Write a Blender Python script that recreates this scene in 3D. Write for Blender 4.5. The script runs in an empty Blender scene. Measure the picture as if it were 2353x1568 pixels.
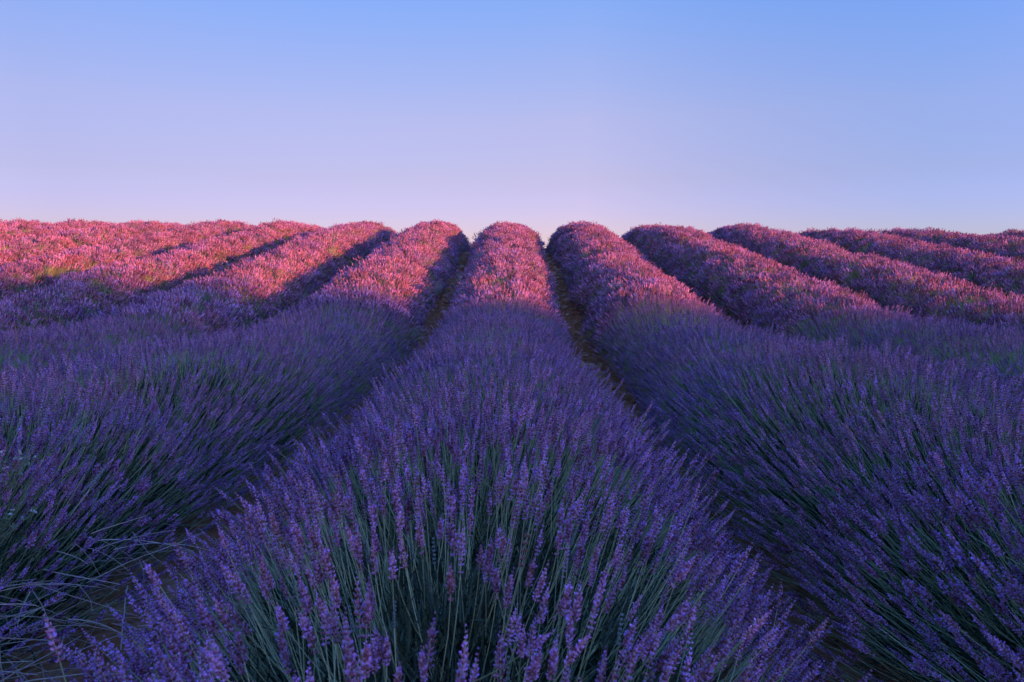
import bpy, math, random
import numpy as np
from mathutils import Vector, Matrix

rng = np.random.default_rng(7)
random.seed(7)
R = math.radians
scene = bpy.context.scene
COL = scene.collection

# ------------------------------------------------------------------ layout constants
S = 1.70            # distance between rows
OFF = -0.10         # the central row's axis relative to the camera
HROW = 0.68         # height of a row to its flower tips
CAMZ = HROW + 0.38
SUN_AZ = 58.0       # degrees the sun stands right of straight behind the camera
SUN_EL = 5.5
FPX = 1569.0 / 2353.0     # focal length in picture widths

# ------------------------------------------------------------------ camera
cam_d = bpy.data.cameras.new("camera")
cam = bpy.data.objects.new("camera", cam_d)
COL.objects.link(cam)
cam_d.sensor_width = 36.0
cam_d.lens = 36.0 * FPX
cam_d.clip_start = 0.02
cam_d.clip_end = 2000.0
PITCH = math.atan((784 - 631) / 1569.0)
cam.location = (0.0, 0.0, CAMZ)
cam.rotation_euler = (R(90) - PITCH, 0.0, 0.0)
cam_d.dof.use_dof = True
cam_d.dof.focus_distance = 3.0
cam_d.dof.aperture_fstop = 11.0
scene.camera = cam

# ------------------------------------------------------------------ sky
world = bpy.data.worlds.new("World")
scene.world = world
world.use_nodes = True
nt = world.node_tree
nt.nodes.clear()
def N(tree, kind, **kw):
    n = tree.nodes.new(kind)
    for k, v in kw.items():
        setattr(n, k, v)
    return n
out = N(nt, 'ShaderNodeOutputWorld')
bg = N(nt, 'ShaderNodeBackground')
sky = N(nt, 'ShaderNodeTexSky', sky_type='NISHITA')
sky.sun_disc = False
sky.sun_elevation = R(SUN_EL)
# the sun stands at azimuth 180-SUN_AZ seen from +Y clockwise (behind the camera, to the right)
sky.sun_rotation = R(180 - SUN_AZ)
sky.altitude = 600
sky.air_density = 1.0
sky.dust_density = 0.4
sky.ozone_density = 3.0
tc = N(nt, 'ShaderNodeTexCoord')
sep = N(nt, 'ShaderNodeSeparateXYZ')
nt.links.new(tc.outputs['Generated'], sep.inputs[0])
ramp = N(nt, 'ShaderNodeValToRGB')
cr = ramp.color_ramp
SKY_STOPS = [(0.0, (1.36, 0.57, 0.62)), (0.095, (1.78, 0.64, 0.615)), (0.134, (1.98, 0.675, 0.56)), (0.214, (2.40, 0.83, 0.63)),
             (0.289, (2.27, 0.94, 0.75)), (0.351, (2.02, 1.02, 0.87)), (0.7, (1.35, 1.25, 1.5)), (1.0, (1.3, 1.25, 1.6))]
while len(cr.elements) < len(SKY_STOPS):
    cr.elements.new(0.5)
for e, (p, c) in zip(cr.elements, SKY_STOPS):
    e.position = p
    e.color = (c[0] / 1.9, c[1] / 1.9, c[2] / 1.9, 1)
nt.links.new(sep.outputs['Z'], ramp.inputs[0])
mul = N(nt, 'ShaderNodeVectorMath', operation='MULTIPLY')
nt.links.new(sky.outputs[0], mul.inputs[0])
nt.links.new(ramp.outputs[0], mul.inputs[1])
# pinker towards the point opposite the sun (to the left ahead), bluer to the right
dot = N(nt, 'ShaderNodeVectorMath', operation='DOT_PRODUCT')
dot.inputs[1].default_value = (-0.95, 0.1, 0.0)
nt.links.new(tc.outputs['Generated'], dot.inputs[0])
mr = N(nt, 'ShaderNodeMapRange')
mr.inputs['From Min'].default_value = -0.7
mr.inputs['From Max'].default_value = 0.7
nt.links.new(dot.outputs['Value'], mr.inputs['Value'])
mix = N(nt, 'ShaderNodeValToRGB')
mix.color_ramp.elements.new(0.5)
for e, (p, c) in zip(mix.color_ramp.elements, [(0.07, (.64, 1.43, 2.48)), (0.5, (1.06, 1.49, 2.04)), (0.93, (.66, .97, 1.40))]):
    e.position = p; e.color = (*c, 1)
nt.links.new(mr.outputs[0], mix.inputs[0])
mul2 = N(nt, 'ShaderNodeVectorMath', operation='MULTIPLY')
nt.links.new(mul.outputs[0], mul2.inputs[0])
nt.links.new(mix.outputs[0], mul2.inputs[1])
# warm glow of the low sun behind the camera
dot2 = N(nt, 'ShaderNodeVectorMath', operation='DOT_PRODUCT')
dot2.inputs[1].default_value = (math.sin(R(SUN_AZ)), -math.cos(R(SUN_AZ)), 0.1)
nt.links.new(tc.outputs['Generated'], dot2.inputs[0])
mr2 = N(nt, 'ShaderNodeMapRange'); mr2.inputs['From Min'].default_value = 0.0; mr2.inputs['From Max'].default_value = 1.0
nt.links.new(dot2.outputs['Value'], mr2.inputs['Value'])
mixw = N(nt, 'ShaderNodeMix', data_type='RGBA')
mixw.inputs['A'].default_value = (1, 1, 1, 1); mixw.inputs['B'].default_value = (1.7, 1.05, 1.0, 1)
nt.links.new(mr2.outputs[0], mixw.inputs['Factor'])
mul3 = N(nt, 'ShaderNodeVectorMath', operation='MULTIPLY')
nt.links.new(mul2.outputs[0], mul3.inputs[0]); nt.links.new(mixw.outputs['Result'], mul3.inputs[1])
nt.links.new(mul3.outputs[0], bg.inputs[0])
bg.inputs[1].default_value = 0.12
nt.links.new(bg.outputs[0], out.inputs[0])

# ------------------------------------------------------------------ sun
sun_d = bpy.data.lights.new("sun", 'SUN')
sun_d.energy = 2.0
sun_d.color = (0.88, 0.215, 0.06)
sun_d.angle = R(1.0)
sun = bpy.data.objects.new("sun", sun_d)
COL.objects.link(sun)
azr, elr = R(SUN_AZ), R(SUN_EL)
to_sun = Vector((math.sin(azr) * math.cos(elr), -math.cos(azr) * math.cos(elr), math.sin(elr)))
sun.rotation_euler = (-to_sun).to_track_quat('-Z', 'Y').to_euler()
sun.location = to_sun * 60

scene.view_settings.view_transform = 'Standard'
scene.view_settings.look = 'None'
scene.view_settings.gamma = 1.0
scene.view_settings.use_curve_mapping = False
scene.view_settings.exposure = 2.1
scene.render.engine = 'CYCLES'
scene.cycles.max_bounces = 6
scene.cycles.diffuse_bounces = 3
scene.cycles.use_denoising = True

# ------------------------------------------------------------------ helpers
def tag(o, label=None, cat=None, group=None, kind=None):
    if label: o['label'] = label
    if cat: o['category'] = cat
    if group: o['group'] = group
    if kind: o['kind'] = kind
    return o

def empty(name, loc=(0, 0, 0)):
    o = bpy.data.objects.new(name, None)
    o.empty_display_size = 0.1
    o.location = loc
    COL.objects.link(o)
    return o

def mesh_obj(name, mesh, parent=None, link=True):
    o = bpy.data.objects.new(name, mesh)
    if link: COL.objects.link(o)
    if parent is not None: o.parent = parent
    return o

class MB:
    """collects vertices, faces, per-vertex tint and per-face material"""
    def __init__(s):
        s.v, s.f, s.t, s.m = [], [], [], []
    def add(s, v, f, t, m=0):
        b = len(s.v)
        s.v.extend(v); s.t.extend(t if isinstance(t, list) else [t] * len(v))
        s.f.extend([tuple(i + b for i in q) for q in f]); s.m.extend([m] * len(f))
    def mesh(s, name, mats, smooth=False):
        me = bpy.data.meshes.new(name)
        me.from_pydata([tuple(p) for p in s.v], [], s.f)
        for m in mats: me.materials.append(m)
        me.polygons.foreach_set('material_index', s.m)
        if smooth: me.polygons.foreach_set('use_smooth', [True] * len(s.f))
        a = me.attributes.new('tint', 'FLOAT', 'POINT')
        a.data.foreach_set('value', s.t)
        me.update()
        return me

def frame(d):
    d = Vector(d).normalized()
    a = Vector((0, 0, 1)) if abs(d.z) < .9 else Vector((1, 0, 0))
    x = d.cross(a).normalized(); y = d.cross(x)
    return d, x, y

def bud(mb, p, d, ln, r, t, m=0, n=4):
    """a small pointed bud: base, ring, tip"""
    d, x, y = frame(d); p = Vector(p)
    a0 = random.random() * 6.28
    v = [p]
    for i in range(n):
        a = a0 + 6.2832 * i / n
        v.append(p + d * ln * .45 + (x * math.cos(a) + y * math.sin(a)) * r)
    v.append(p + d * ln)
    f = [(0, 1 + (i + 1) % n, 1 + i) for i in range(n)] + [(1 + i, 1 + (i + 1) % n, n + 1) for i in range(n)]
    mb.add(v, f, [max(0., t - .18)] + [t] * n + [min(1., t + .12)], m)

def petal(mb, p, d, ln, t, m=0):
    d, x, y = frame(d); p = Vector(p)
    w = ln * .55
    mb.add([p, p + d * ln * .6 + x * w, p + d * ln + y * w * .3, p + d * ln * .6 - x * w], [(0, 1, 2, 3)], t, m)

def tube(mb, pts, r0, r1, t, m=0, n=3):
    base = len(mb.v)
    v, f = [], []
    for i, p in enumerate(pts):
        q = pts[min(i + 1, len(pts) - 1)]; o = pts[max(i - 1, 0)]
        d, x, y = frame(Vector(q) - Vector(o))
        r = r0 + (r1 - r0) * i / (len(pts) - 1)
        for k in range(n):
            a = 6.2832 * k / n
            v.append(Vector(p) + (x * math.cos(a) + y * math.sin(a)) * r)
    for i in range(len(pts) - 1):
        for k in range(n):
            f.append((i * n + k, i * n + (k + 1) % n, (i + 1) * n + (k + 1) % n, (i + 1) * n + k))
    mb.add(v, f, t, m)

# ------------------------------------------------------------------ materials
def new_mat(name, rough=0.8, spec=0.25):
    m = bpy.data.materials.new(name); m.use_nodes = True
    t = m.node_tree; b = t.nodes['Principled BSDF']
    b.inputs['Roughness'].default_value = rough
    b.inputs['Specular IOR Level'].default_value = spec
    return m, t, b

def ramp_node(t, stops, inp):
    r = N(t, 'ShaderNodeValToRGB')
    while len(r.color_ramp.elements) < len(stops): r.color_ramp.elements.new(0.5)
    for e, (p, c) in zip(r.color_ramp.elements, stops):
        e.position = p; e.color = (*c, 1)
    t.links.new(inp, r.inputs[0])
    return r

def flower_mat():
    m, t, b = new_mat('lavender_flower', 0.75, 0.2)
    at = N(t, 'ShaderNodeAttribute', attribute_name='tint')
    rp = ramp_node(t, [(0.0, (.07, .026, .040)), (.30, (.34, .14, .21)), (.50, (.53, .285, .44)), (.66, (.60, .40, .66)),
                       (.85, (.55, .30, .98)), (1.0, (.85, .55, 1.0))], at.outputs['Fac'])
    oi = N(t, 'ShaderNodeObjectInfo')
    # each head leans a little to blue or to red and is a little lighter or darker
    hs = N(t, 'ShaderNodeHueSaturation')
    m1 = N(t, 'ShaderNodeMapRange'); m1.inputs['To Min'].default_value = 0.468; m1.inputs['To Max'].default_value = 0.54
    t.links.new(oi.outputs['Random'], m1.inputs['Value']); t.links.new(m1.outputs[0], hs.inputs['Hue'])
    w = N(t, 'ShaderNodeTexWhiteNoise', noise_dimensions='1D'); t.links.new(oi.outputs['Random'], w.inputs['W'])
    m2 = N(t, 'ShaderNodeMapRange'); m2.inputs['To Min'].default_value = 0.52; m2.inputs['To Max'].default_value = 1.38
    t.links.new(w.outputs['Value'], m2.inputs['Value']); t.links.new(m2.outputs[0], hs.inputs['Value'])
    t.links.new(rp.outputs[0], hs.inputs['Color'])
    # plants differ a little from one another
    ge = N(t, 'ShaderNodeNewGeometry'); nz = N(t, 'ShaderNodeTexNoise'); nz.inputs['Scale'].default_value = 1.7; nz.inputs['Detail'].default_value = 2
    t.links.new(ge.outputs['Position'], nz.inputs['Vector'])
    m3 = N(t, 'ShaderNodeMapRange'); m3.inputs['From Min'].default_value = .3; m3.inputs['From Max'].default_value = .7
    t.links.new(nz.outputs['Fac'], m3.inputs['Value'])
    mx = N(t, 'ShaderNodeMix', data_type='RGBA', blend_type='MULTIPLY'); mx.inputs['Factor'].default_value = 1
    my = N(t, 'ShaderNodeMix', data_type='RGBA'); my.inputs['A'].default_value = (.80, .90, 1.05, 1); my.inputs['B'].default_value = (1.12, 1.02, .90, 1)
    t.links.new(m3.outputs[0], my.inputs['Factor'])
    t.links.new(hs.outputs[0], mx.inputs['A']); t.links.new(my.outputs['Result'], mx.inputs['B'])
    t.links.new(mx.outputs['Result'], b.inputs['Base Color'])
    return m

def green_mat(name, lo, hi, rough=0.7, rnd=True):
    m, t, b = new_mat(name, rough, 0.3)
    at = N(t, 'ShaderNodeAttribute', attribute_name='tint')
    rp = ramp_node(t, [(0.0, lo), (1.0, hi)], at.outputs['Fac'])
    hs = N(t, 'ShaderNodeHueSaturation')
    oi = N(t, 'ShaderNodeObjectInfo')
    m2 = N(t, 'ShaderNodeMapRange'); m2.inputs['To Min'].default_value = 0.7; m2.inputs['To Max'].default_value = 1.3
    t.links.new(oi.outputs['Random'], m2.inputs['Value']); t.links.new(m2.outputs[0], hs.inputs['Value'])
    t.links.new(rp.outputs[0], hs.inputs['Color']); t.links.new(hs.outputs[0], b.inputs['Base Color'])
    return m

M_FLOWER = flower_mat()
M_STEM = green_mat('lavender_stem', (.17, .28, .12), (.46, .60, .32))
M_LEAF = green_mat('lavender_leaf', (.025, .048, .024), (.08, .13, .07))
M_YOUNG = green_mat('unopened_bud', (.10, .15, .13), (.26, .34, .33))
M_DRY = green_mat('dry_stalk', (.34, .26, .18), (.68, .58, .46))
M_GOLD = green_mat('dry_grass', (.45, .25, .07), (.60, .36, .12))
M_SPENT = green_mat('spent_flower', (.16, .08, .06), (.34, .20, .15))

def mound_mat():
    m, t, b = new_mat('mound_twigs_shaded', 0.9, 0.1)
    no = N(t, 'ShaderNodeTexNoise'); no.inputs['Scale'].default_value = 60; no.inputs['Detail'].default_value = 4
    rp = ramp_node(t, [(.3, (.008, .013, .008)), (.7, (.030, .042, .024))], no.outputs['Fac'])  # twig colour taken near black, painting in the deep shade between stems
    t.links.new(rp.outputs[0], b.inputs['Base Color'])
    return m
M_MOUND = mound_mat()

def soil_mat():
    m, t, b = new_mat('soil', 0.95, 0.1)
    g = N(t, 'ShaderNodeNewGeometry')
    n1 = N(t, 'ShaderNodeTexNoise'); n1.inputs['Scale'].default_value = 9; n1.inputs['Detail'].default_value = 8
    n2 = N(t, 'ShaderNodeTexVoronoi'); n2.inputs['Scale'].default_value = 38
    t.links.new(g.outputs['Position'], n1.inputs['Vector']); t.links.new(g.outputs['Position'], n2.inputs['Vector'])
    rp = ramp_node(t, [(.3, (.26, .090, .034)), (.55, (.50, .21, .09)), (.8, (.62, .34, .18))], n1.outputs['Fac'])
    t.links.new(rp.outputs[0], b.inputs['Base Color'])
    bp = N(t, 'ShaderNodeBump'); bp.inputs['Strength'].default_value = .6; bp.inputs['Distance'].default_value = .02
    t.links.new(n2.outputs['Distance'], bp.inputs['Height']); t.links.new(bp.outputs[0], b.inputs['Normal'])
    return m
def stone_mat(name, a, c):
    m, t, b = new_mat(name, 0.85, 0.2)
    tcn = N(t, 'ShaderNodeTexCoord')
    n1 = N(t, 'ShaderNodeTexNoise'); n1.inputs['Scale'].default_value = 3.0; n1.inputs['Detail'].default_value = 6
    t.links.new(tcn.outputs['Object'], n1.inputs['Vector'])
    rp = ramp_node(t, [(.3, a), (.7, c)], n1.outputs['Fac'])
    hs = N(t, 'ShaderNodeHueSaturation'); oi = N(t, 'ShaderNodeObjectInfo')
    m2 = N(t, 'ShaderNodeMapRange'); m2.inputs['To Min'].default_value = 0.7; m2.inputs['To Max'].default_value = 1.3
    t.links.new(oi.outputs['Random'], m2.inputs['Value']); t.links.new(m2.outputs[0], hs.inputs['Value'])
    t.links.new(rp.outputs[0], hs.inputs['Color']); t.links.new(hs.outputs[0], b.inputs['Base Color'])
    bp = N(t, 'ShaderNodeBump'); bp.inputs['Strength'].default_value = .4
    t.links.new(n1.outputs['Fac'], bp.inputs['Height']); t.links.new(bp.outputs[0], b.inputs['Normal'])
    return m
M_SOIL = soil_mat()
M_STONE = stone_mat('brown_stone', (.44, .22, .12), (.64, .40, .26))
M_PALE = stone_mat('pale_stone', (.30, .25, .21), (.50, .44, .38))

# ------------------------------------------------------------------ terrain
def sstep(a, b, x):
    t = np.clip((np.asarray(x, float) - a) / (b - a), 0, 1)
    return t * t * (3 - 2 * t)

def sstep_dn(hi, lo, x):
    return 1 - sstep(lo, hi, x)

def wav(x, y, seed=0, f=1.0, n=6):
    r = np.random.default_rng(1000 + seed)
    o = np.zeros(np.broadcast(x, y).shape)
    for i in range(n):
        a = r.uniform(0, 6.28); k = f * r.uniform(.6, 1.8); p = r.uniform(0, 6.28)
        o = o + np.sin(k * (x * math.cos(a) + y * math.sin(a)) + p)
    return o / math.sqrt(n) * 0.8

SLOPE = 0.172
# where the edge of the shade crosses the row tops (x, y, z); the rise behind the camera is as high as that needs
RIDGE_S = -42.0
_pts = [(-9.5, 9.6, 1.15), (-6.4, 8.7, 1.01), (-3.45, 8.0, .94), (0, 6.9, .77), (1.82, 6.15, .75), (3.3, 6.0, .75), (8.0, 5.7, .75)]
_rl = sorted((x * math.cos(azr) + y * math.sin(azr), z + (-x * math.sin(azr) + y * math.cos(azr) - RIDGE_S) * math.tan(elr)) for x, y, z in _pts)
RL = [_rl[0][0] - 14] + [a for a, _ in _rl] + [_rl[-1][0] + 8]
RH = [_rl[0][1] + 1.6] + [b for _, b in _rl] + [_rl[-1][1] - .5]
def softplus(u, w):
    return w * np.logaddexp(0.0, u / w)
def ground(x, y):
    x = np.asarray(x, float); y = np.asarray(y, float)
    y0 = 6.35 - 0.04 * np.clip(x, -8, 8)
    yc = 16.3 - 0.23 * np.clip(x, 0, 12) - 0.06 * np.clip(x, -16, 0)
    z = SLOPE * softplus(y - y0, .45) - (SLOPE + .10) * softplus(y - yc, .75)
    z = np.maximum(z, -30 + 0 * z)
    # the rise behind the camera that keeps the near field in shade
    s = -x * math.sin(azr) + y * math.cos(azr)
    l = x * math.cos(azr) + y * math.sin(azr)
    z = z + (np.interp(l, RL, RH) + .10 * wav(l, 0 * l, 5, 1.1)) * (1 - sstep(RIDGE_S, -12.0, s))
    return z


def axis(parts):
    o = []
    for a, b, st in parts:
        n = max(1, int(round((b - a) / st)))
        o += list(np.linspace(a, b, n, endpoint=False))
    o.append(parts[-1][1])
    return np.array(o)
xs = axis([(-400, -60, 30), (-60, -16, .9), (-16, -2.6, .3), (-2.6, 2.4, .03), (2.4, 16, .3), (16, 60, .9), (60, 400, 30)])
ys = axis([(-400, -60, 30), (-60, -2, 1), (-2, .8, .2), (.8, 7, .03), (7, 19, .06), (19, 60, 2), (60, 400, 30)])
X, Y = np.meshgrid(xs, ys)
Z = ground(X, Y)
near = sstep(-2.6, -2.3, X) * sstep(2.4, 2.1, X) * sstep(.8, 1.2, Y) * sstep(19, 18, Y)
Z = Z + near * (0.010 * wav(X, Y, 11, 28, 9) + 0.008 * wav(X, Y, 12, 60, 9) + .006 * rng.normal(size=X.shape))
nx, ny = len(xs), len(ys)
idx = np.arange(nx * ny).reshape(ny, nx)
F = np.stack([idx[:-1, :-1], idx[:-1, 1:], idx[1:, 1:], idx[1:, :-1]], -1).reshape(-1, 4)
me = bpy.data.meshes.new('ground')
me.vertices.add(nx * ny); me.vertices.foreach_set('co', np.stack([X, Y, Z], -1).ravel())
me.loops.add(F.size); me.loops.foreach_set('vertex_index', F.ravel().astype(np.int32))
me.polygons.add(len(F)); me.polygons.foreach_set('loop_start', np.arange(0, F.size, 4, dtype=np.int32))
me.update(calc_edges=True)
me.polygons.foreach_set('use_smooth', [True] * len(F))
me.materials.append(M_SOIL)
g_obj = mesh_obj('ground', me)
tag(g_obj, 'red brown ploughed soil of the lavender field rising to a crest', None, None, 'structure')

# ------------------------------------------------------------------ lavender pieces
def head_shape(mb, ln, rad, nwh, per, detail, origin=Vector((0, 0, 0)), m=0, axis_fn=None, interrupted=True, sub=True):
    """a flower head: whorls of pointed buds along the stem; a few open florets"""
    for w in range(nwh):
        u = w / (nwh - 1)
        r = rad * (0.78 + .34 * math.sin(math.pi * min(1, u * 1.15 + .08))) * (1 - .55 * max(0, u - .62) / .38)
        z = ln * u
        c, d = axis_fn(z)
        d_, x, y = frame(d)
        k = max(3, int(per * (1 - .4 * max(0, u - .7) / .3)))
        a0 = random.random() * 6.28
        for i in range(k):
            a = a0 + 6.2832 * (i + random.uniform(-.25, .25)) / k
            rad_v = x * math.cos(a) + y * math.sin(a)
            el = .55 + .65 * u + random.uniform(-.15, .25)
            dd = rad_v * math.cos(el) + d_ * math.sin(el)
            L = rad * random.uniform(.85, 1.15) * (1.0 if detail > 1 else 1.25) * (r / rad)
            t = random.choice([.12, .2, .3, .4, .5, .62, .72]) + random.uniform(-.05, .05)
            bud(mb, c + rad_v * r * .12, dd, L, L * (.27 if detail > 1 else .36), t, m, 4 if detail > 1 else 3)
            if sub and random.random() < (.16 if detail > 1 else .12):
                petal(mb, c + dd * L * .8, dd + Vector((random.uniform(-.5, .5), random.uniform(-.5, .5), random.uniform(-.2, .5))), L * .6, random.uniform(.76, .98), m)
    if interrupted:
        z = -rad * random.uniform(1.4, 2.6)
        c, d = axis_fn(z)
        d_, x, y = frame(d)
        for i in range(max(4, per - 1)):
            a = 6.2832 * i / max(4, per - 1)
            rad_v = x * math.cos(a) + y * math.sin(a)
            dd = rad_v * .8 + d_ * .5
            bud(mb, c, dd, rad * .85, rad * .25, random.choice([.25, .35, .5]), m, 4 if detail > 1 else 3)

def axis_factory(bend, side):
    """the stem's centre line: straight up along +Z at the head, curving towards -X below it"""
    def f(z):
        if z >= 0:
            a = bend * z * .6
            return Vector((a * z * .5 + 0, side * z * z * 2, z)), Vector((a, 0, 1))
        s = -z
        return Vector((bend * s * s * .9, side * s * s, -s + bend * bend * s * s * s * .4)), Vector((-bend * s * 1.8, -side * s * 2, 1))
    return f

def make_stalk_meshes(detail, k):
    ln = random.uniform(.038, .062); rad = random.uniform(.0054, .0070)
    bend = random.uniform(.1, .9); side = random.uniform(-.35, .35)
    ax = axis_factory(bend, side)
    nwh = {3: 10, 2: 9, 1: 6}[detail]; per = {3: 8, 2: 6, 1: 5}[detail]
    hm = MB()
    head_shape(hm, ln, rad, nwh, per, detail, axis_fn=ax, interrupted=random.random() < .6)
    sm = MB()
    L = random.uniform(.30, .42)
    n = 6 if detail > 1 else 4
    pts = [ax(ln * .8)[0], ax(0)[0]] + [ax(-L * (i + 1) / n)[0] for i in range(n)]
    tube(sm, pts, .0006, .0010, .75, 0, 3)
    # a pair of narrow leaves low on the stalk
    if detail > 2:
        for q in range(3):
            z = -L * random.uniform(.45, .95); c, d = ax(z)
            a = random.random() * 6.28; e = random.uniform(.9, 1.3)
            dd = Vector((math.cos(a) * math.cos(e), math.sin(a) * math.cos(e), math.sin(e)))
            blade(sm, c, dd, random.uniform(.03, .055), .0022, random.uniform(.1, .8), 0)
    return hm, sm

def blade(mb, p, d, ln, w, t, m=0):
    d, x, y = frame(d); p = Vector(p)
    b = y * ln * random.uniform(-.25, .25)
    mb.add([p - x * w * .5, p + x * w * .5, p + d * ln * .55 + x * w * .55 + b * .4, p + d * ln * .55 - x * w * .55 + b * .4, p + d * ln + b],
           [(0, 1, 2, 3), (3, 2, 4)], t, m)

LIB = {}
def lib(name, objs):
    c = bpy.data.collections.new(name)
    for o in objs: c.objects.link(o)
    LIB[name] = c
    return c

HEADS, STALKS = [], []
hi_objs, mid_objs = [], []
for k in range(9):
    hm, sm = make_stalk_meshes(3, k)
    HEADS.append(hm.mesh('flower_head', [M_FLOWER]))
    STALKS.append(sm.mesh('flower_stalk', [M_STEM]))
    b = MB(); b.add(hm.v, hm.f, hm.t, 0); b.add(sm.v, sm.f, sm.t, 1)
    hi_objs.append(mesh_obj('lavender_stalk', b.mesh('lavender_stalk', [M_FLOWER, M_STEM]), link=False))
for k in range(8):
    hm, sm = make_stalk_meshes(2, k)
    b = MB(); b.add(hm.v, hm.f, hm.t, 0); b.add(sm.v, sm.f, sm.t, 1)
    mid_objs.append(mesh_obj('lavender_stalk_small', b.mesh('lavender_stalk_small', [M_FLOWER, M_STEM]), link=False))
lib('stalks_near', hi_objs); lib('stalks_middle', mid_objs)

def low_head(mb, p, d, ln, r, t):
    """a far flower head: a knobbly spindle"""
    d, x, y = frame(d); p = Vector(p)
    n = 5; v = [p]; tt = [t - .15]
    for j, (u, rr) in enumerate([(.12, .75), (.38, 1.05), (.62, .95), (.85, .55)]):
        for i in range(n):
            a = 6.2832 * (i + .5 * (j % 2)) / n
            k = rr * r * random.uniform(.7, 1.25)
            v.append(p + d * ln * u + (x * math.cos(a) + y * math.sin(a)) * k); tt.append(min(1, max(0, t + random.uniform(-.22, .3))))
    v.append(p + d * ln); tt.append(t + .1)
    f = [(0, 1 + (i + 1) % n, 1 + i) for i in range(n)]
    for j in range(3):
        for i in range(n):
            a, b = 1 + j * n + i, 1 + j * n + (i + 1) % n
            f.append((a, b, b + n, a + n))
    f += [(1 + 3 * n + i, 1 + 3 * n + (i + 1) % n, 1 + 4 * n) for i in range(n)]
    mb.add(v, f, [max(0., q) for q in tt], 0)

def clump(nheads, size, green):
    mb = MB()
    for i in range(nheads):
        x, y = random.uniform(-size, size), random.uniform(-size, size)
        z = random.gauss(0, .022)
        d = Vector((x * 1.1 + random.gauss(0, .12), y * 1.1 + random.gauss(0, .12), 1)).normalized()
        ln = random.uniform(.034, .056)
        p = Vector((x, y, z))
        low_head(mb, p, d, ln, random.uniform(.0040, .0055), random.choice([.22, .32, .40, .47, .56]) + random.uniform(-.06, .06))
        q = p - d * .10 + Vector((-x * .2, -y * .2, 0)); q2 = q - Vector((x * .9, y * .9, .16))
        tube(mb, [p, q, q2], .0010, .0014, random.uniform(.3, 1), 1, 3)
    for i in range(green):
        x, y = random.uniform(-size, size), random.uniform(-size, size)
        d = Vector((x * 1.1 + random.gauss(0, .15), y * 1.1 + random.gauss(0, .15), 1)).normalized()
        p = Vector((x, y, random.uniform(-.16, -.05)))
        blade(mb, p, d, random.uniform(.08, .16), .0035, random.uniform(.2, 1), 1)
    return mesh_obj('lavender_clump', mb.mesh('lavender_clump', [M_FLOWER, M_STEM]), link=False)
lib('clumps_flowering', [clump(27, .07, 3) for _ in range(10)])
lib('clumps_greener', [clump(14, .07, 12) for _ in range(5)])

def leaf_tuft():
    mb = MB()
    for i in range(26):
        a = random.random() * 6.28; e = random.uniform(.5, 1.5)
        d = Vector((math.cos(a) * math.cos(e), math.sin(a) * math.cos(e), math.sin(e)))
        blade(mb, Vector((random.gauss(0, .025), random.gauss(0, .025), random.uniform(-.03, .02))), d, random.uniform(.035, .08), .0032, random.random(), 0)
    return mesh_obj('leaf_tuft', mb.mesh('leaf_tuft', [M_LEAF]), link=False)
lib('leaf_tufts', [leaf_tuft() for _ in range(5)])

# ------------------------------------------------------------------ scattering with geometry nodes (stuff only)
def scatter_tree(coll):
    g = bpy.data.node_groups.new('scatter_' + coll.name, 'GeometryNodeTree')
    g.interface.new_socket('Geometry', in_out='INPUT', socket_type='NodeSocketGeometry')
    g.interface.new_socket('Geometry', in_out='OUTPUT', socket_type='NodeSocketGeometry')
    gi, go = N(g, 'NodeGroupInput'), N(g, 'NodeGroupOutput')
    ci = N(g, 'GeometryNodeCollectionInfo'); ci.inputs['Collection'].default_value = coll
    ci.inputs['Separate Children'].default_value = True; ci.inputs['Reset Children'].default_value = True
    ip = N(g, 'GeometryNodeInstanceOnPoints'); ip.inputs['Pick Instance'].default_value = True
    ra = N(g, 'GeometryNodeInputNamedAttribute', data_type='FLOAT_VECTOR'); ra.inputs['Name'].default_value = 'rot'
    sa = N(g, 'GeometryNodeInputNamedAttribute', data_type='FLOAT'); sa.inputs['Name'].default_value = 'scl'
    ia = N(g, 'GeometryNodeInputNamedAttribute', data_type='INT'); ia.inputs['Name'].default_value = 'pick'
    er = N(g, 'FunctionNodeEulerToRotation')
    L = g.links.new
    L(gi.outputs[0], ip.inputs['Points']); L(ci.outputs[0], ip.inputs['Instance'])
    L(ra.outputs[0], er.inputs[0]); L(er.outputs[0], ip.inputs['Rotation'])
    L(sa.outputs[0], ip.inputs['Scale']); L(ia.outputs[0], ip.inputs['Instance Index'])
    L(ip.outputs[0], go.inputs[0])
    return g
TREES = {k: scatter_tree(c) for k, c in LIB.items()}

def scatter(name, libname, P, ROT, SCL, parent, label=None):
    if len(P) == 0: return None
    me = bpy.data.meshes.new(name)
    me.vertices.add(len(P)); me.vertices.foreach_set('co', np.ascontiguousarray(P, dtype=np.float32).ravel())
    a = me.attributes.new('rot', 'FLOAT_VECTOR', 'POINT'); a.data.foreach_set('vector', np.ascontiguousarray(ROT, dtype=np.float32).ravel())
    a = me.attributes.new('scl', 'FLOAT', 'POINT'); a.data.foreach_set('value', np.ascontiguousarray(SCL, dtype=np.float32))
    a = me.attributes.new('pick', 'INT', 'POINT'); a.data.foreach_set('value', rng.integers(0, len(LIB[libname].objects), len(P)).astype(np.int32))
    o = mesh_obj(name, me, parent)
    md = o.modifiers.new('scatter', 'NODES'); md.node_group = TREES[libname]
    o['kind'] = 'stuff'
    if label: o['label'] = label
    return o

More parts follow.
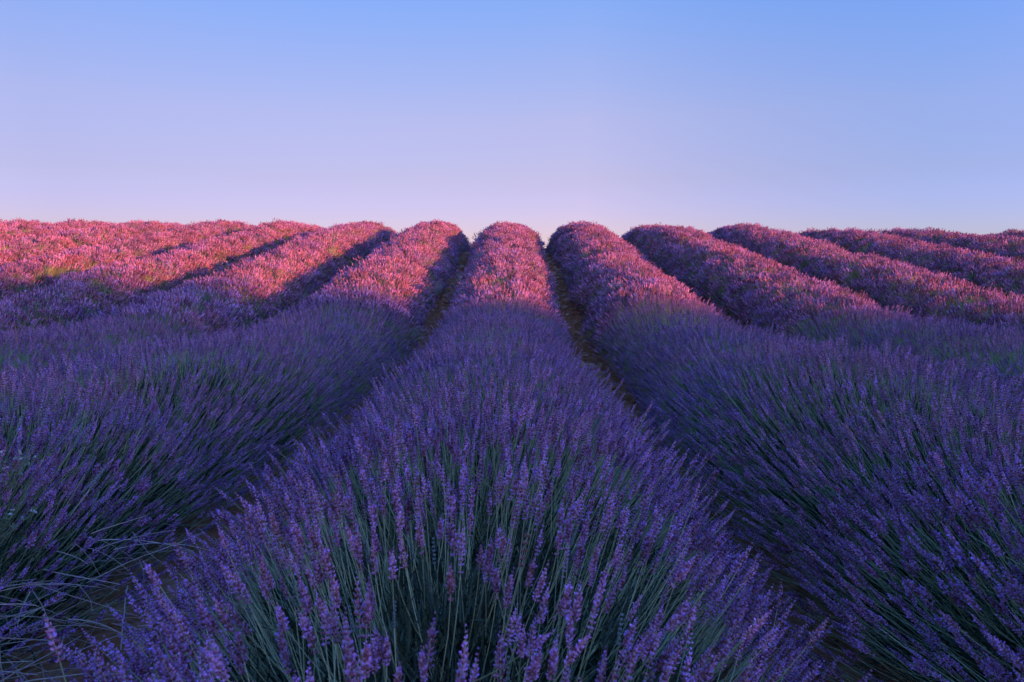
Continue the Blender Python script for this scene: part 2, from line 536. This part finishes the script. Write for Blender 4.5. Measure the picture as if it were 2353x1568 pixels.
def nrm(v):
    return v / np.maximum(np.linalg.norm(v, axis=1, keepdims=True), 1e-9)
def orient(D, spin=None):
    """euler angles whose local Z is D and whose local X is the uphill side (spun by SPIN)"""
    up = np.zeros_like(D); up[:, 2] = 1
    up = up + rng.normal(0, .12, D.shape)
    Xa = up - (up * D).sum(1, keepdims=True) * D
    Xa = nrm(Xa); Ya = np.cross(D, Xa)
    if spin is not None:
        c, s = np.cos(spin)[:, None], np.sin(spin)[:, None]
        Xa, Ya = Xa * c + Ya * s, Ya * c - Xa * s
    ry = -np.arcsin(np.clip(Xa[:, 2], -1, 1))
    rx = np.arctan2(Ya[:, 2], D[:, 2]); rz = np.arctan2(Xa[:, 1], Xa[:, 0])
    return np.stack([rx, ry, rz], 1)

# ------------------------------------------------------------------ rows
PL = 0.56   # distance between plants along a row
def row_axis(k, y):
    return k * S + OFF + 0.035 * wav(y, 0 * y, 40 + k, .5, 4)

def row_shape(k, y, phi):
    """tip surface of row k: y along the row, phi across it (0 = top)"""
    ph = 2 * np.pi * (y + .17 * k) / PL
    swell = 1 + .030 * np.cos(ph) + .060 * wav(y, phi * .8, 60 + k, 2.2, 5)
    w = (0.685 - (.07 * sstep(5.5, 7.5, y) if k <= -2 else 0) + (.03 if k >= 0 else .01) * sstep_dn(4.4, 2.2, y)) * swell; h = (HROW - .10 + (.03 * sstep(6, 8, y) if k <= -2 else 0)) * swell
    s, c = np.sin(phi), np.cos(phi)
    if k == 0: w = w - .05 * sstep_dn(4.4, 2.2, y) * sstep(0, -.6, s)
    if k in (0, 1): w = w - .03 * sstep(4.6, 5.6, y) * sstep(15.5, 13.5, y) * sstep(0, .6, s if k == 0 else -s)
    if k == 1: w = w + .16 * sstep_dn(4.9, 3.8, y) * sstep(0, -.6, s)
    return w * np.sign(s) * np.abs(s) ** .92, .09 + h * np.abs(c) ** .92

def row_points(k, n, y0, y1, phimax=1.60):
    y = rng.uniform(y0, y1, n); phi = rng.uniform(-phimax, phimax, n)
    dx, dz = row_shape(k, y, phi)
    dep = rng.normal(0, .022, n) + .06 * (rng.random(n) < .12) * rng.random(n) + .10 * (rng.random(n) < .08) * rng.random(n) * (np.abs(phi) > .6)
    cx = row_axis(k, y)
    j = np.round((y + .17 * k + rng.normal(0, .12, n)) / PL)
    by = j * PL - .17 * k
    rad = np.stack([dx, y - by, dz], 1)
    rad_n = nrm(rad)
    x = cx + dx; z = dz
    P = np.stack([x, y, z], 1) + rad_n * (dep[:, None] - .055)
    P[:, 2] += ground(cx * .6 + P[:, 0] * .4, P[:, 1])
    D = rad_n * np.array([1, .95, 1]) + np.array([0, 0, .42]) + rng.normal(0, .10, (n, 3)) * (1 + 1.6 * (rng.random((n, 1)) < .07))
    return P, nrm(D), y, phi, rad_n

def in_view(P, mx=0.35, depth_margin=1.2, top=.3):
    """inside a generously widened view cone"""
    d = P[:, 1]
    return (d > .25) & (np.abs(P[:, 0]) < (d + depth_margin) * (.5 / FPX) * (1 + mx))

def last_y(k):
    x = k * S + OFF
    return 16.3 - 0.23 * max(0, min(12, x)) - 0.06 * min(0, x) + 4.0

ORD = {1: 'first', 2: 'second', 3: 'third', 4: 'fourth', 5: 'fifth', 6: 'sixth', 7: 'seventh', 8: 'eighth', 9: 'ninth'}
LOOK_L = {1: 'grey green unopened spikes on its flank',
          2: 'mauve below and pink above',
          3: 'orange pink beside its dark furrow',
          4: 'pale green patch where light begins',
          5: 'red at the crest', 6: 'mostly red pink',
          7: 'a low red band near the crest', 8: 'last red band at the crest'}
LOOK_R = {1: 'stony furrow along its foot',
          2: 'bright pink lit tip',
          3: 'pink top, dark blue flank', 4: 'pink top, violet flank',
          5: 'narrow pink band', 6: 'last short band at the crest'}
D_HI, D_MID = 2.3, 7.4
rows = {}
for k in [0, 1, -1, 2, -2, 3, -3, 4, -4, 5, -5, 6, -6, -7, -8]:
    if k == 0: lab = 'central lavender row running straight uphill, open green stems at its near end'
    elif k > 0: lab = f'{ORD[k]} lavender row right of the central one, {LOOK_R[k]}'
    else: lab = f'{ORD[-k]} lavender row left of the central one, {LOOK_L[-k]}'
    ax0 = k * S + OFF
    ystart = max(.42, abs(ax0) * FPX / .5 * .62 - 1.6) if k else .42
    yend = last_y(k)
    root = empty('lavender_row', (ax0, ystart, float(ground(ax0, ystart))))
    tag(root, lab, 'lavender row', 'rows of lavender running up the field')
    inv = -Vector(root.location)
    rows[k] = root
    # mound of twigs and old leaves, a dark core added to block light
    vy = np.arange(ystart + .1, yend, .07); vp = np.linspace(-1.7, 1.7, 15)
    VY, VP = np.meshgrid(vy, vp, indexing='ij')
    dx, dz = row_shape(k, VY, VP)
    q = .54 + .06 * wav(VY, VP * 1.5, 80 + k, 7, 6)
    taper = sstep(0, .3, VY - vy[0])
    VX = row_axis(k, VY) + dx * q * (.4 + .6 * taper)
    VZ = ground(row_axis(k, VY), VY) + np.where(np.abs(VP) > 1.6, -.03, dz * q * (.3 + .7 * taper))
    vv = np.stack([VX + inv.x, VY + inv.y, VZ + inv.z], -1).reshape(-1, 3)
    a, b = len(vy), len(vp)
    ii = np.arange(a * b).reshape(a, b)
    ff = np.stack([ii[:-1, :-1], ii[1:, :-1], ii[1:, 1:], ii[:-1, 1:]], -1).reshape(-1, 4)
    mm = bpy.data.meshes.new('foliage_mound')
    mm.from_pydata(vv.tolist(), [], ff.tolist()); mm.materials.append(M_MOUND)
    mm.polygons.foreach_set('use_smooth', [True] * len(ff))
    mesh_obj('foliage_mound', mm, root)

    invn = np.array(inv)
    # single stalks, near and middle distance
    if abs(k) <= 4:
        y1 = 8.6
        n = int(2700 * (y1 - ystart))
        P, D, y, phi, rad = row_points(k, n, ystart, y1)
        dist = np.linalg.norm(P - np.array([0, 0, CAMZ]), axis=1)
        g = wav(y, phi * .9, 90 + k, 3.2, 6)
        prob = (.84 + .28 * g) * (1 - .5 * sstep(.95, 1.5, np.abs(phi)))
        # the near end of the central row stands open
        if k == 0: prob = np.where(y < 1.5, np.minimum(prob, .42 + .3 * np.abs(phi)), prob)
        keep = (rng.random(n) < prob) & in_view(P) & (dist < D_MID + rng.normal(0, .35, n)) & (dist > .40)
        P, D, dist = P[keep], D[keep], dist[keep]
        n = len(P)
        ROT = orient(D, rng.normal(0, .7, n)); SCL = rng.uniform(.82, 1.22, n)
        hi = dist < D_HI
        chosen = np.zeros(n, bool)
        if abs(k) <= 1:
            # the 300 heads that show largest stand as parts of their own
            px = P[:, 0] / np.maximum(P[:, 1], .1); vis = (np.abs(px) < .5 / FPX * 1.02)
            down = (CAMZ - P[:, 2]) / np.maximum(P[:, 1], .1); vis &= down < .60
            facing = (rad[keep][:, 0] * (-P[:, 0]) + rad[keep][:, 1] * (-P[:, 1]) + rad[keep][:, 2] * (CAMZ - P[:, 2])) > 0
            order = np.argsort(np.where(vis & facing, dist, 1e3))[:300]
            chosen[order] = True
            for i in order:
                v = int(rng.integers(0, len(STALKS)))
                st = mesh_obj('flower_stalk', STALKS[v], root)
                st.location = P[i] + invn; st.rotation_euler = ROT[i]; st.scale = (SCL[i],) * 3
                hd = mesh_obj('flower_head', HEADS[v], st)
        m1 = hi & ~chosen
        scatter('flower_stalks', 'stalks_near', P[m1] + invn, ROT[m1], SCL[m1], root)
        m2 = ~hi & ~chosen
        scatter('flower_stalks', 'stalks_middle', P[m2] + invn, ROT[m2], SCL[m2], root)
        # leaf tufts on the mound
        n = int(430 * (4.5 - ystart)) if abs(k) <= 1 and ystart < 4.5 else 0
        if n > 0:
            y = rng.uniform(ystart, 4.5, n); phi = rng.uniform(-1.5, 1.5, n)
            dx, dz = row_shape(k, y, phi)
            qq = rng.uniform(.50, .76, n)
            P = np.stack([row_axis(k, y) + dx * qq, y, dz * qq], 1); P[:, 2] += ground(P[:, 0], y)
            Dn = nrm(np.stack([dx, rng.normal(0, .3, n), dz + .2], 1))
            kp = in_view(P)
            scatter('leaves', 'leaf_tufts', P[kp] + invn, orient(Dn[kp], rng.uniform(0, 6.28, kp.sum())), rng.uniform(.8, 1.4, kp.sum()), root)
    # clumps of stalks beyond
    ys0 = max(ystart, 0.5)
    n = int(205 * (yend - ys0))
    P, D, y, phi, rad = row_points(k, n, ys0, yend)
    dist = np.linalg.norm(P - np.array([0, 0, CAMZ]), axis=1)
    keep = in_view(P) & ((dist > D_MID - .1) | (abs(k) > 4))
    g = wav(y, phi * .9, 90 + k, 3.2, 6) + rng.normal(0, .25, n)
    P, D, g = P[keep], D[keep], g[keep]; n = len(P)
    ROT = orient(D, rng.uniform(0, 6.28, n)); SCL = rng.uniform(.9, 1.15, n)
    gr = g < -.80 + 1.5 * sstep(.85, 1.45, np.abs(phi)[keep])
    scatter('flower_clumps', 'clumps_flowering', P[~gr] + invn, ROT[~gr], SCL[~gr], root)
    scatter('green_stems', 'clumps_greener', P[gr] + invn, ROT[gr], SCL[gr], root)


# ------------------------------------------------------------------ odd stalks inside the rows
def surf_point(k, y, phi, depth=0.0):
    ya, pa = np.array([y]), np.array([phi])
    dx, dz = row_shape(k, ya, pa)
    cx = row_axis(k, ya)
    x = cx + dx * (1 - depth); z = dz * (1 - depth)
    z = z + ground(cx * .6 + x * .4, ya)
    n = Vector((float(dx[0]), 0, float(dz[0]))).normalized()
    return Vector((float(x[0]), y, float(z[0]))), n

def odd_stalk_mesh(name, mat, kind):
    mb = MB(); ax = axis_factory(.5, .2)
    ln = .05
    if kind == 'young':
        for w in range(7):
            c, d = ax(ln * w / 6); d_, x, y = frame(d)
            for i in range(5):
                a = 6.2832 * (i + .5 * (w % 2)) / 5
                rv = x * math.cos(a) + y * math.sin(a)
                bud(mb, c, rv * .5 + d_ * .9, .0075 * (1 - .3 * w / 6), .0022, random.uniform(.3, 1), 0, 3)
    else:
        for w in range(5):
            c, d = ax(ln * w / 4); d_, x, y = frame(d)
            for i in range(5):
                a = 6.2832 * i / 5 + w
                rv = x * math.cos(a) + y * math.sin(a)
                bud(mb, c + rv * .001, rv * .6 + d_ * .8, .0085, .0024, random.uniform(.1, 1), 0, 3)
    st = MB(); tube(st, [ax(0)[0], ax(-.12)[0], ax(-.25)[0], ax(-.34)[0]], .0009, .0014, .9, 0, 3)
    return mb.mesh(name, [mat]), st.mesh('flower_stalk', [M_STEM])
YH, YS = odd_stalk_mesh('unopened_flower_head', M_YOUNG, 'young')
SH, SS = odd_stalk_mesh('spent_flower_head', M_SPENT, 'spent')
def add_odd(k, y, phi, hm, sm, hname, sc=1.0, lift=.03):
    p, n = surf_point(k, y, phi, .06)
    d = (n * .9 + Vector((random.gauss(0, .15), random.gauss(0, .15), .45 + random.gauss(0, .1)))).normalized()
    o = mesh_obj('flower_stalk', sm, rows[k])
    o.location = p + n * (lift + random.uniform(-.02, .03)) - rows[k].location
    o.rotation_euler = Vector(orient(np.array([list(d)]), np.array([random.gauss(0, .5)]))[0])
    o.scale = (sc * random.uniform(.85, 1.15),) * 3
    h = mesh_obj(hname, hm, o)
for i in range(34):      # the grey green patch on the flank of the first row left
    add_odd(-1, random.gauss(2.15, .22), random.gauss(.72, .2), YH, YS, 'unopened_flower_head', 1.15, .045)
for i in range(30):
    add_odd(0, random.uniform(.7, 1.5), random.uniform(-.7, .9), YH, YS, 'unopened_flower_head', .8, random.uniform(-.12, -.02))
for i in range(9):
    add_odd(0, random.uniform(.8, 1.6), random.uniform(-.5, .6), SH, SS, 'spent_flower_head', .9, .0)

def curved(name, p, d, ln, r, mat, parent, sag=.3, t=.6):
    mb = MB(); pts = []; q = Vector(p); dd = Vector(d).normalized()
    jit = Vector((random.gauss(0, .12), random.gauss(0, .12), -sag * random.uniform(.2, 1)))
    for i in range(7):
        pts.append(q.copy()); q = q + dd * ln / 6; dd = (dd + jit * .25 + Vector([random.gauss(0, .05) for _ in range(3)])).normalized()
    off = parent.location if parent else Vector((0, 0, 0))
    tube(mb, [a - off for a in pts], r, r * .5, t, 0, 4)
    return mesh_obj(name, mb.mesh(name, [mat]), parent)
# dry pale stalks low on the near flank of the first row left, and under the central row's left edge
for i in range(110):
    p, n = surf_point(-1, random.uniform(1.2, 1.95), random.uniform(1.1, 1.6), random.uniform(-.04, .2))
    curved('dry_stalk', p, (random.uniform(.3, 1), random.gauss(0, .55), random.gauss(.02, .16)), random.uniform(.10, .32), random.uniform(.0008, .0019), M_DRY, rows[-1], .35, random.random())
for i in range(70):
    y = random.uniform(.95, 1.8)
    p, n = surf_point(0, y, -random.uniform(1.15, 1.55), random.uniform(.0, .2))
    curved('dry_stalk', p, (-random.uniform(.2, 1), random.gauss(0, .5), random.gauss(.15, .25)), random.uniform(.05, .14), random.uniform(.0007, .0015), M_DRY, rows[0], .2, random.random())
# golden grass blades that stand above the flowers where the light begins
for k, y, phi in [(1, 6.2, .35), (1, 6.35, .5), (1, 6.1, .1), (1, 7.9, .75), (2, 5.6, .2), (2, 6.4, .6), (3, 6.0, -.4), (3, 6.3, -.2), (-1, 5.2, .1), (-2, 6.4, .6), (-3, 7.6, .3), (-3, 7.8, .5), (0, 3.0, .1), (-1, 3.2, .3), (-2, 4.4, .4), (-2, 5.1, .1)]:
    p, n = surf_point(k, y, phi, .05)
    curved('grass_blade', p - Vector((0, 0, .05)), (random.gauss(0, .35), random.gauss(0, .2), 1), random.uniform(.14, .22), .0022, M_GOLD, rows[k], .2, random.random())

# a pale weed in flower low at the near flank of the first row left
M_WEED = green_mat('weed_green', (.10, .16, .06), (.28, .36, .18))
M_PETAL = green_mat('weed_petal', (.45, .50, .40), (.75, .78, .70))
for i, (y, phi, lab) in enumerate([(1.72, .82, 'small pale green weed with white flowers among the near left lavender, upper one'),
                                   (1.58, 1.02, 'small pale green weed with white flowers above the dry stalks at left')]):
    p, n = surf_point(-1, y, phi, .0)
    w = empty('flowering_weed', p); tag(w, lab, 'weed', 'weeds among the lavender')
    for j in range(7):
        mb = MB(); pts = []; q = Vector((0, 0, 0)); dd = Vector((random.gauss(.3, .4), random.gauss(0, .5), 1)).normalized()
        for a in range(5):
            pts.append(q.copy()); q = q + dd * .026; dd = (dd + Vector((random.gauss(0, .2), random.gauss(0, .2), 0))).normalized()
        tube(mb, pts, .0011, .0007, .6, 0, 3)
        for a in range(8):
            c = pts[random.randint(1, 4)]
            blade(mb, c, (random.gauss(0, 1), random.gauss(0, 1), .5), .018, .004, random.random(), 0)
        st = mesh_obj('weed_stem', mb.mesh('weed_stem', [M_WEED]), w)
        fb = MB()
        for a in range(9):
            petal(fb, pts[-1], (random.gauss(0, 1), random.gauss(0, 1), random.random()), .006, random.random())
        mesh_obj('blossom', fb.mesh('blossom', [M_PETAL]), st)

# ------------------------------------------------------------------ stones in the furrows
def stone_mesh(mat, i):
    import bmesh
    bm = bmesh.new(); bmesh.ops.create_icosphere(bm, subdivisions=2, radius=1.0)
    for v in bm.verts:
        n = 1 + .28 * math.sin(v.co.x * 2.3 + i * 3) * math.cos(v.co.y * 2.9 + i) + random.uniform(-.10, .10)
        v.co = Vector((v.co.x * n * 1.15, v.co.y * n * .9, v.co.z * n * .62))
        for axd in range(3):
            lim = (.85, .75, .5)[axd]
            if abs(v.co[axd]) > lim: v.co[axd] = math.copysign(lim + (abs(v.co[axd]) - lim) * .35, v.co[axd])
    me = bpy.data.meshes.new('stone'); bm.to_mesh(me); bm.free(); me.materials.append(mat)
    return me
ST = [stone_mesh(M_STONE, i) for i in range(5)]; SP = [stone_mesh(M_PALE, i + 7) for i in range(3)]
def soil_z(x, y):
    return float(ground(np.array([x]), np.array([y]))[0])
def put_stone(x, y, r, me, lab, grp):
    o = mesh_obj('stone', me)
    o.location = (x, y, soil_z(x, y) + r * .28)
    o.rotation_euler = (random.gauss(0, .3), random.gauss(0, .3), random.uniform(0, 6.28)); o.scale = (r, r * random.uniform(.8, 1.2), r)
    tag(o, lab, 'stone', grp)
for side, n, cx, lab, grp in [(1, 165, S / 2 + OFF, 'brown stone lying in the furrow to the right of the central lavender row', 'brown stones in the furrow right of the central row'),
                              (-1, 95, -S / 2 + OFF, 'brown stone lying in the furrow to the left of the central lavender row', 'brown stones in the furrow left of the central row')]:
    for i in range(n):
        y = random.choice([random.uniform(2.6, 7.0), random.uniform(6, 16)]) if side > 0 else random.choice([random.uniform(1.5, 3), random.uniform(7, 16)])
        x = cx + random.gauss(0, .09) + float(row_axis(0, np.array([y]))[0] - OFF)
        if side > 0: lab2, g2 = ('brown stone in the shaded lower stretch of the furrow right of the central row', 'brown stones low in the right furrow') if y < 6.5 else ('small brown stone in the upper stretch of the right furrow, below the crest', 'brown stones high in the right furrow')
        else: lab2, g2 = ('brown stone in the dark gap left of the central row, near the camera', 'brown stones low in the left furrow') if y < 5 else ('small brown stone high in the furrow left of the central row, below the crest', 'brown stones high in the left furrow')
        put_stone(x, y, random.uniform(.022, .050) * (1.2 if y > 8 else 1), random.choice(ST), lab2, g2)
for i, (y, dx) in enumerate([(4.15, .02), (4.35, -.05), (5.9, -.09), (6.3, -.10), (6.8, -.1), (7.2, -.06), (4.0, .07)]):
    put_stone(S / 2 + OFF + dx, y, random.uniform(.03, .042), SP[i % 3], 'pale grey stone among brown ones in the furrow right of the central row', 'pale stones in the right furrow')
# crumbs of earth too many to count
mb = MB()
for i in range(5200):
    side = random.choice([1, 1, -1]); y = random.uniform(1.2, 17)
    cx = side * S / 2 + OFF
    x = cx + random.gauss(0, .15); r = random.uniform(.005, .016)
    z = soil_z(x, y) + .012
    v = [Vector((x, y, z)) + Vector(c) * r * random.uniform(.7, 1.3) for c in ((1, 0, 0), (0, 1, 0), (-1, 0, 0), (0, -1, 0), (0, 0, .8), (0, 0, -.8))]
    mb.add(v, [(0, 1, 4), (1, 2, 4), (2, 3, 4), (3, 0, 4)], .5)
cl = mesh_obj('soil_clods', mb.mesh('soil_clods', [M_SOIL]))
tag(cl, 'small red brown clods of earth strewn along the furrows beside the central row', 'clods', None, 'stuff')

print('TRIS' , sum(len(m.polygons) * 2 for m in bpy.data.meshes))
